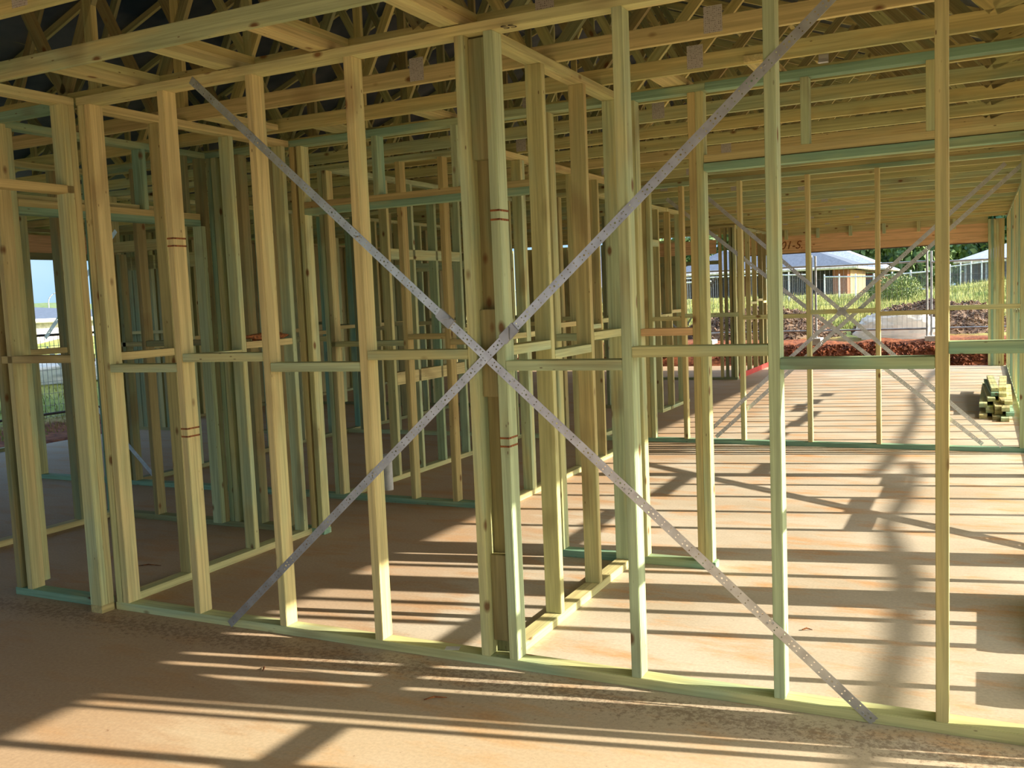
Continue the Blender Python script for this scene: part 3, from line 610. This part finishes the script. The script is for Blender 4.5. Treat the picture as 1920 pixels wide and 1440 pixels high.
def mound(name, cx, cy, rx, ry, h, mat, lb, cat, chips, cmat, cs, kind='stuff'):
    bm = bmesh.new(); n = 40
    def hz(x, y):
        r = math.hypot((x - cx) / rx, (y - cy) / ry); b = max(0, 1 - r * r)
        return T(x, y) - 0.06 + h * b ** 0.8 * (1 + .35 * noise.noise(Vector((x * 1.4, y * 1.4, 5)))) + 0.05 * noise.noise(Vector((x * 6, y * 6, 1))) * b
    V = [[bm.verts.new((cx - rx + 2 * rx * i / n, cy - ry + 2 * ry * j / n, hz(cx - rx + 2 * rx * i / n, cy - ry + 2 * ry * j / n))) for j in range(n + 1)] for i in range(n + 1)]
    for i in range(n):
        for j in range(n): bm.faces.new((V[i][j], V[i + 1][j], V[i + 1][j + 1], V[i][j + 1])).smooth = True
    for _ in range(chips):
        a = R.uniform(0, 6.283); q = R.random() ** .5; x = cx + rx * q * math.cos(a); y = cy + ry * q * math.sin(a); z = hz(x, y)
        e = Euler((R.uniform(-.9, .9), R.uniform(-.9, .9), R.uniform(0, 6.3))).to_matrix(); s = R.uniform(.5, 1.6)
        L, W_, Tt = cs[0] * s, cs[1] * s, cs[2]
        vv = [bm.verts.new(e @ Vector((sx * L, sy * W_, sz * Tt)) + Vector((x, y, z + 0.01))) for sx in (-1, 1) for sy in (-1, 1) for sz in (-1, 1)]
        for f in ((0, 1, 3, 2), (4, 6, 7, 5), (0, 4, 5, 1), (2, 3, 7, 6), (0, 2, 6, 4), (1, 5, 7, 3)):
            bm.faces.new([vv[k] for k in f]).material_index = 1
    me = bpy.data.meshes.new(name); bm.to_mesh(me); bm.free(); me.materials.append(M[mat]); me.materials.append(M[cmat])
    tag(link(name, me), lb, cat, None, kind)
mound('mulch_pile', -4.95, 20.9, 2.1, 1.7, 0.72, 'chip', 'dark heap of bark mulch behind the fence, left of the wrapped bag', 'mulch', 5200, 'chip', (0.07, 0.012, 0.004))
mound('mulch_pile', -0.9, 21.7, 1.9, 1.3, 0.80, 'chip', 'dark heap of bark mulch rising behind the wrapped bag', 'mulch', 3800, 'chip', (0.07, 0.012, 0.004))
mound('soil_bank', -1.3, 17.9, 4.6, 0.5, 0.14, 'soil', 'crumbling red soil bank along the rear edge of the slab', 'soil', 3800, 'soil', (0.028, 0.024, 0.018))
def grass(name, lb, n, fx, hh):
    bm = bmesh.new()
    for _ in range(n):
        x, y = fx(); z = T(x, y); h = hh * R.uniform(.5, 1.5); a = R.uniform(0, 3.14); d = Vector((math.cos(a), math.sin(a), 0)) * 0.012 * (1 + hh); lean = Vector((R.uniform(-.3, .3), R.uniform(-.3, .3), 0)) * h
        b0 = Vector((x, y, z - 0.03)); bm.faces.new([bm.verts.new(b0 - d), bm.verts.new(b0 + d), bm.verts.new(b0 + lean + Vector((0, 0, h)))])
    me = bpy.data.meshes.new(name); bm.to_mesh(me); bm.free(); tag(link(name, me, None, M['grass']), lb, 'grass', None, 'stuff')
grass('tall_grass', 'long green grass on the rise behind the mulch heaps', 30000, lambda: (lambda y: (R.uniform(-12 - .3 * (y - 22), 2.5), y))(22.6 + 20 * R.random() ** 1.6), 0.19)
grass('weeds', 'loose grass outside the left wall gap', 6000, lambda: (R.uniform(-17, -12.0), R.uniform(4.5, 9.5)), 0.09)
def bush(name, loc, r, lb, mat='leaf2', n=1500, ls=0.09):
    bm = bmesh.new()
    for _ in range(n):
        d = Vector((R.gauss(0, 1), R.gauss(0, 1), R.gauss(0, 1))).normalized() * (R.random() ** .35); c = Vector((d.x * r[0], d.y * r[1], d.z * r[2]))
        e = Euler((R.uniform(0, 6), R.uniform(0, 6), R.uniform(0, 6))).to_matrix()
        bm.faces.new([bm.verts.new(c + e @ Vector(q) * ls) for q in ((-1, 0, 0), (0, -.4, 0), (1, 0, 0), (0, .4, 0))])
    me = bpy.data.meshes.new(name); bm.to_mesh(me); bm.free(); o = link(name, me, None, M[mat]); o.location = loc; tag(o, lb, 'bush', None, 'thing')
bush('grassy_bush', (-2.7, 34.0, 1.45), (1.0, 0.9, 0.6), 'rounded green bush on the rise behind the white rail fence', n=4200, ls=0.05)

# white rail fence on the rise
def rail_fence(pts, lb, h=1.15):
    t = thing('rail_fence', pts[0], lb, 'fence')
    for i, (a, b) in enumerate(zip(pts, pts[1:])):
        tubeobj('fence_rail', t, [Vector(a) + Vector((0, 0, h)), Vector(b) + Vector((0, 0, h))], 0.03, 'white_rail', 6)
        n = 6; bm = bmesh.new()
        for k in range(n * 6):
            p = Vector(a).lerp(Vector(b), k / (n * 6)); tube(bm, [p - t.location, p - t.location + Vector((0, 0, h))], 0.006, 4)
        me = bpy.data.meshes.new('fence_mesh'); bm.to_mesh(me); bm.free(); link('fence_mesh', me, t, M['fence'])
        for k in range(3):
            p = Vector(a).lerp(Vector(b), k / 3); tubeobj('fence_post', t, [p - Vector((0, 0, .3)), p + Vector((0, 0, h + .12))], 0.035, 'white_rail', 6)
def G(x, y): return (x, y, T(x, y))
rail_fence([G(-12.5, 38), G(-9.0, 38), G(-6.3, 38)], 'grey rail fence before the grey-roofed house')
rail_fence([G(-6.3, 42), G(-3.6, 36), G(-1.6, 36)], 'white rail fence climbing the grassy rise', 0.9)
rail_fence([G(-1.2, 48), G(0.2, 48), G(1.6, 48)], 'grey wire fence before the pale shed', 1.0)
rail_fence([G(-17, 30), G(-12, 30), G(-8.5, 30)], 'pale rail fence in the rear window', 1.1)

# ------------------------------------------------------------------ houses
def hip(name, parent, x0, x1, y0, y1, ze, rise, mat, over=0.6):
    x0 -= over; x1 += over; y0 -= over; y1 += over; o_ = parent.location; hx, hy = (x1 - x0), (y1 - y0); k = min(hx, hy) / 2
    if hx >= hy: a, b = Vector((x0 + k, (y0 + y1) / 2, ze + rise)), Vector((x1 - k, (y0 + y1) / 2, ze + rise))
    else: a, b = Vector(((x0 + x1) / 2, y0 + k, ze + rise)), Vector(((x0 + x1) / 2, y1 - k, ze + rise))
    bm = bmesh.new(); c = [Vector(p) for p in ((x0, y0, ze), (x1, y0, ze), (x1, y1, ze), (x0, y1, ze))]
    v = [bm.verts.new(p - o_) for p in c] + [bm.verts.new(a - o_), bm.verts.new(b - o_)]
    fs = ((0, 1, 5, 4), (1, 2, 5), (2, 3, 4, 5), (3, 0, 4)) if hx >= hy else ((0, 1, 4), (1, 2, 5, 4), (2, 3, 5), (3, 0, 4, 5))
    for f in fs: bm.faces.new([v[i] for i in f])
    bm.faces.new([v[i] for i in (3, 2, 1, 0)])
    me = bpy.data.meshes.new(name); bm.to_mesh(me); bm.free(); link(name, me, parent, M[mat])
    g = bmesh.new(); loop = [Vector((p.x, p.y, ze - .08)) - o_ for p in c]; 
    for i in range(4):
        tube(g, [loop[i], loop[(i + 1) % 4]], 0.09, 6)
    me = bpy.data.meshes.new('gutter'); g.to_mesh(me); g.free(); link('gutter', me, parent, M['fascia'])
t = thing('house', (-9, 50, 0), 'single-storey brick house with a grey hip roof beyond the fence', 'house')
bx('wall', t, -15.5, -6.35, 50.8, 60, -0.6, 2.55, 'dark_wall'); bx('brick_pier', t, -7.0, -6.25, 50.0, 50.9, -0.6, 2.55, 'brick_red'); bx('side_wall', t, -6.6, -6.2, 50.9, 58.5, -0.6, 2.55, 'brick')
bx('garage_wall', t, -12.5, -11.8, 50.0, 50.8, -0.6, 2.55, 'brick_red')
hip('roof', t, -15.5, -6.3, 50.0, 59, 2.72, 2.0, 'roofing')
t = thing('house', (-8, 62, 0), 'second brick house with a pale blue grey roof peeking out behind the first', 'house')
bx('wall', t, -12, -5.9, 62.5, 72, -0.6, 2.4, 'brick_red'); bx('front_window', t, -6.8, -6.1, 61.97, 62, 0.9, 2.0, 'glass'); hip('roof', t, -12.0, -5.9, 62, 72, 2.75, 1.7, 'roof_pale')
t = thing('shed', (2, 58, 1.5), 'open dark shed with a pale hip roof on the right rise', 'shed')
bx('wall', t, -0.6, 8, 59, 68, 1.0, 2.75, 'dark_wall'); hip('roof', t, -0.6, 8, 58.6, 68, 2.85, 1.7, 'roof_pale')
for i in range(8): bx('shed_post', t, -0.7 + 1.1 * i, -0.6 + 1.1 * i, 58.4, 58.5, 1.0, 2.8, 'fence')
t = thing('house', (-16, 45, 0), 'pale-roofed house seen through the rear window gap', 'house')
bx('wall', t, -21.5, -16.2, 45.6, 54, -0.6, 2.05, 'cream_wall'); bx('front_window', t, -18.0, -16.9, 45.55, 45.6, 0.9, 1.8, 'glass'); hip('roof', t, -21.5, -16.1, 45.4, 54, 2.2, 2.1, 'roof_pale', 0.2)
t = thing('house', (-17, 66, 0), 'grey-roofed house behind the pale one in the rear window', 'house')
bx('wall', t, -20.9, -14.2, 66.4, 75, -0.6, 2.8, 'brick_red'); bx('front_window', t, -17.0, -16.0, 66.35, 66.4, 0.9, 1.8, 'glass'); hip('roof', t, -20.9, -14.2, 66.4, 75, 2.9, 1.9, 'roofing', 0.5)
# left window outlook
t = thing('house', (-36, 25, -1), 'white-walled house far beyond the left window gap', 'house')
bx('wall', t, -44, -35.2, 22, 30, -2.0, 1.65, 'cream_wall'); bx('front_window', t, -35.2, -35.15, 24.2, 24.9, 0.2, 0.8, 'glass'); hip('roof', t, -44, -35.2, 22, 30, 1.7, 0.55, 'roofing', 0.5)
t = thing('house', (-60, 40, -1), 'grey-roofed house behind the white one beyond the left gap', 'house')
bx('wall', t, -72, -60, 36, 48, -2.5, 1.4, 'brick'); bx('front_window', t, -60, -59.95, 40, 41, 0.2, 1.2, 'glass'); hip('roof', t, -72, -60, 36, 48, 1.5, 0.9, 'roofing', 0.5)
tag(prism('added_wall_left', 'dark', [(-11.42, 0), (-11.36, 0), (-11.36, 2.9), (-11.42, 2.9)], 7.4, 18.2), kind='structure')  # dark sheet added to block light slivers in the left rooms
def hill():
    bm = bmesh.new(); n = 60; V = []
    for i in range(n + 1):
        a = math.radians(120 + 60 * i / n); row_ = []
        for j in range(7):
            r = 175 + 14 * j; row_.append(bm.verts.new((r * math.cos(a), r * math.sin(a), -6 + (10.6 + 2.2 * noise.noise(Vector((i * .15, 0, 0)))) * math.sin(j / 6 * math.pi * .5))))
        V.append(row_)
    for i in range(n):
        for j in range(6): bm.faces.new((V[i][j], V[i + 1][j], V[i + 1][j + 1], V[i][j + 1])).smooth = True
    me = bpy.data.meshes.new('hill'); bm.to_mesh(me); bm.free(); tag(link('hill', me, None, M['leaf2']), 'low green hill on the far left horizon', 'hill', None, 'structure')
hill()
def lamp():
    x, y = -118.3, 88.2; u = Vector((1.2, 1.5, 0)).normalized()
    t = thing('street_lamp', (x, y, -3), 'tall curved street lamp against the sky in the left gap', 'street lamp')
    pts = [(x, y, -3), (x, y, 4.0)] + [tuple(Vector((x, y, 4.0)) + u * (1.7 * (1 - math.cos(a))) + Vector((0, 0, 1.4 * math.sin(a)))) for a in [i * math.pi / 12 for i in range(1, 7)]]
    tubeobj('lamp_pole', t, pts, 0.09, 'fence', 8); e = Vector(pts[-1])
    bar('lamp_head', t, e, e + u * 0.9, 0.35, 0.15, 'fence', (0, 0, 1), 0.02)
lamp()
t = thing('fence_panel', (-12.9, 5.0, 0.2), 'wire fence panel outside the left window gap', 'fence')
F0, F1 = Vector((-12.6, 4.6, 0.2)), Vector((-12.6, 7.4, 0.2))
for p in (F0, F1): tubeobj('panel_post', t, [p, p + Vector((0, 0, 1.25))], 0.024, 'fence')
for z in (0.05, 1.25): tubeobj('panel_rail', t, [F0 + Vector((0, 0, z)), F1 + Vector((0, 0, z))], 0.02, 'dark_wall')
bm = bmesh.new()
for i in range(36): tube(bm, [F0.lerp(F1, i / 36) - t.location, F0.lerp(F1, i / 36) + Vector((0, 0, 1.25)) - t.location], 0.004, 4)
for i in range(7): tube(bm, [F0 + Vector((0, 0, .18 * i)) - t.location, F1 + Vector((0, 0, .18 * i)) - t.location], 0.004, 4)
me = bpy.data.meshes.new('wire_mesh'); bm.to_mesh(me); bm.free(); link('wire_mesh', me, t, M['fence'])
o = lump('plastic_wrap', (-14.8, 7.9, 0.72), (0.5, 1.2, 0.28), 'plastic', 5, 4, .5); tag(o, 'white plastic heap beyond the left wire fence', 'plastic sheet', None, 'thing')

# ------------------------------------------------------------------ trees
def tree(x, y, z0, h, cr, mat, lb, n=5200, ls=0.42):
    t = thing('tree', (x, y, z0), lb, 'tree')
    tubeobj('trunk', t, [(x, y, z0), (x + .2, y, z0 + h * .35), (x + .1, y, z0 + h * .62)], [0.35, 0.26, 0.14], 'trunk', 8)
    bm = bmesh.new(); cl = []
    for _ in range(16):
        a = R.uniform(0, 6.28); q = R.random() ** .5; cl.append((Vector((math.cos(a) * cr * .72 * q, math.sin(a) * cr * .72 * q, h * R.uniform(.38, .86))), cr * R.uniform(.26, .46)))
    for i in range(n):
        c, r = cl[i % 16]; d = Vector((R.gauss(0, 1), R.gauss(0, 1), R.gauss(0, 1))).normalized() * r * R.random() ** .3
        e = Euler((R.uniform(0, 6), R.uniform(0, 6), R.uniform(0, 6))).to_matrix(); p = c + d
        bm.faces.new([bm.verts.new(p + e @ Vector(q) * ls) for q in ((-1, 0, 0), (0, -.6, 0), (1, 0, 0), (0, .6, 0))])
    me = bpy.data.meshes.new('crown'); bm.to_mesh(me); bm.free(); link('crown', me, t, M[mat])
TR = [(-13.0, 88, 8.2, 4.6, 'leaf2', 'pale green tree over the second house roof'), (-9.5, 92, 8.5, 3.6, 'leaf', 'dark green tree just right of the grey roof'), (-6.2, 84, 8.6, 4.0, 'leaf', 'dense dark tree above the fence rail'),
      (-3.8, 86, 7.4, 3.8, 'leaf2', 'lighter leafy tree behind the bush'), (-1.2, 82, 7.6, 3.8, 'leaf', 'dark tree left of the pale shed'), (2.6, 84, 9.0, 4.6, 'leaf', 'tree rising behind the pale shed roof'), (-20, 90, 9.5, 4.8, 'leaf2', 'green tree above the pale roof in the rear window'), (-27, 86, 8.0, 4.4, 'leaf', 'tree at the left of the rear window outlook')]
for (x, y, h, cr, m, lb), d in zip(TR, (96, 112, 84, 124, 100, 88, 110, 96)):
    k = (d + 3.78) / (y + 3.78)
    tree(0.148 + (x - 0.148) * k, d, 1.7 - 2.3 * k, h * k, cr * k, m, lb, ls=0.36 * k)

for o in list(COL.objects):
    if o.name.split('.')[0] in ('front_window', 'gutter') and o.parent is not None:
        want = 'wall' if o.name.startswith('front') else 'roof'
        k = [c_ for c_ in o.parent.children if c_.name.split('.')[0] == want]
        if k: under(o, k[0])

# ------------------------------------------------------------------ light
wd = bpy.data.worlds.new('sky'); S.world = wd; wd.use_nodes = True; nt = wd.node_tree
SUN = Vector((1.0, 0.22, 0.46)).normalized()
tc = N(nt, 'ShaderNodeTexCoord'); sp = N(nt, 'ShaderNodeSeparateXYZ'); nt.links.new(tc.outputs['Generated'], sp.inputs[0])
nz = N(nt, 'ShaderNodeTexNoise', Scale=2.2, Detail=5.0); nt.links.new(tc.outputs['Generated'], nz.inputs['Vector'])
grad = ramp(nt, sp.outputs[2], [(0.0, (0.125, 0.20, 0.265)), (0.25, (0.15, 0.245, 0.36)), (1.0, (0.12, 0.24, 0.46))])
grad = mixc(nt, grad, (0.40, 0.42, 0.44), ramp(nt, nz.outputs[0], [(0.55, 0.0), (0.75, 0.5)]))
dt = N(nt, 'ShaderNodeVectorMath', operation='DOT_PRODUCT'); nt.links.new(tc.outputs['Generated'], dt.inputs[0]); dt.inputs[1].default_value = SUN
gl = mathn(nt, 'POWER', mathn(nt, 'MAXIMUM', dt.outputs['Value'], 0.0), 3.0)
col = mixc(nt, grad, mixc(nt, (0, 0, 0), (1.5, 1.32, 1.02), gl), 1.0, 'ADD')
bg = nt.nodes['Background']; nt.links.new(col, bg.inputs[0]); bg.inputs[1].default_value = 1.12
sl_ = bpy.data.lights.new('sun', 'SUN'); sl_.energy = 3.2; sl_.angle = math.radians(0.55); sl_.color = (1.0, 0.90, 0.74)
so = bpy.data.objects.new('sun', sl_); COL.objects.link(so); so.rotation_euler = (-SUN).to_track_quat('-Z', 'Y').to_euler(); so.location = (20, 5, 12)

# ------------------------------------------------------------------ camera
cam = bpy.data.cameras.new('camera'); co = bpy.data.objects.new('camera', cam); COL.objects.link(co); S.camera = co
cam.sensor_width = 36.0; cam.sensor_fit = 'HORIZONTAL'; cam.lens = 1776.72 / 1920 * 36; cam.clip_end = 1000; cam.clip_start = 0.05
yaw, pit, rol = math.radians(26.4112), math.radians(-5.11297), math.radians(-2.39301)
f = Vector((-math.sin(yaw) * math.cos(pit), math.cos(yaw) * math.cos(pit), math.sin(pit))); r = Vector((math.cos(yaw), math.sin(yaw), 0)); u = r.cross(f)
r2 = r * math.cos(rol) + u * math.sin(rol); u2 = -r * math.sin(rol) + u * math.cos(rol)
mt = Matrix((r2, u2, -f)).transposed().to_4x4(); mt.translation = (0.14836, -3.7787, 1.70152); co.matrix_world = mt
S.view_settings.view_transform = 'Standard'; S.view_settings.look = 'None'; S.view_settings.gamma = 1.0; S.view_settings.use_curve_mapping = False
S.view_settings.exposure = 1.78
S.cycles.max_bounces = 5; S.cycles.diffuse_bounces = 4; S.cycles.glossy_bounces = 2; S.cycles.transmission_bounces = 1; S.cycles.transparent_max_bounces = 6
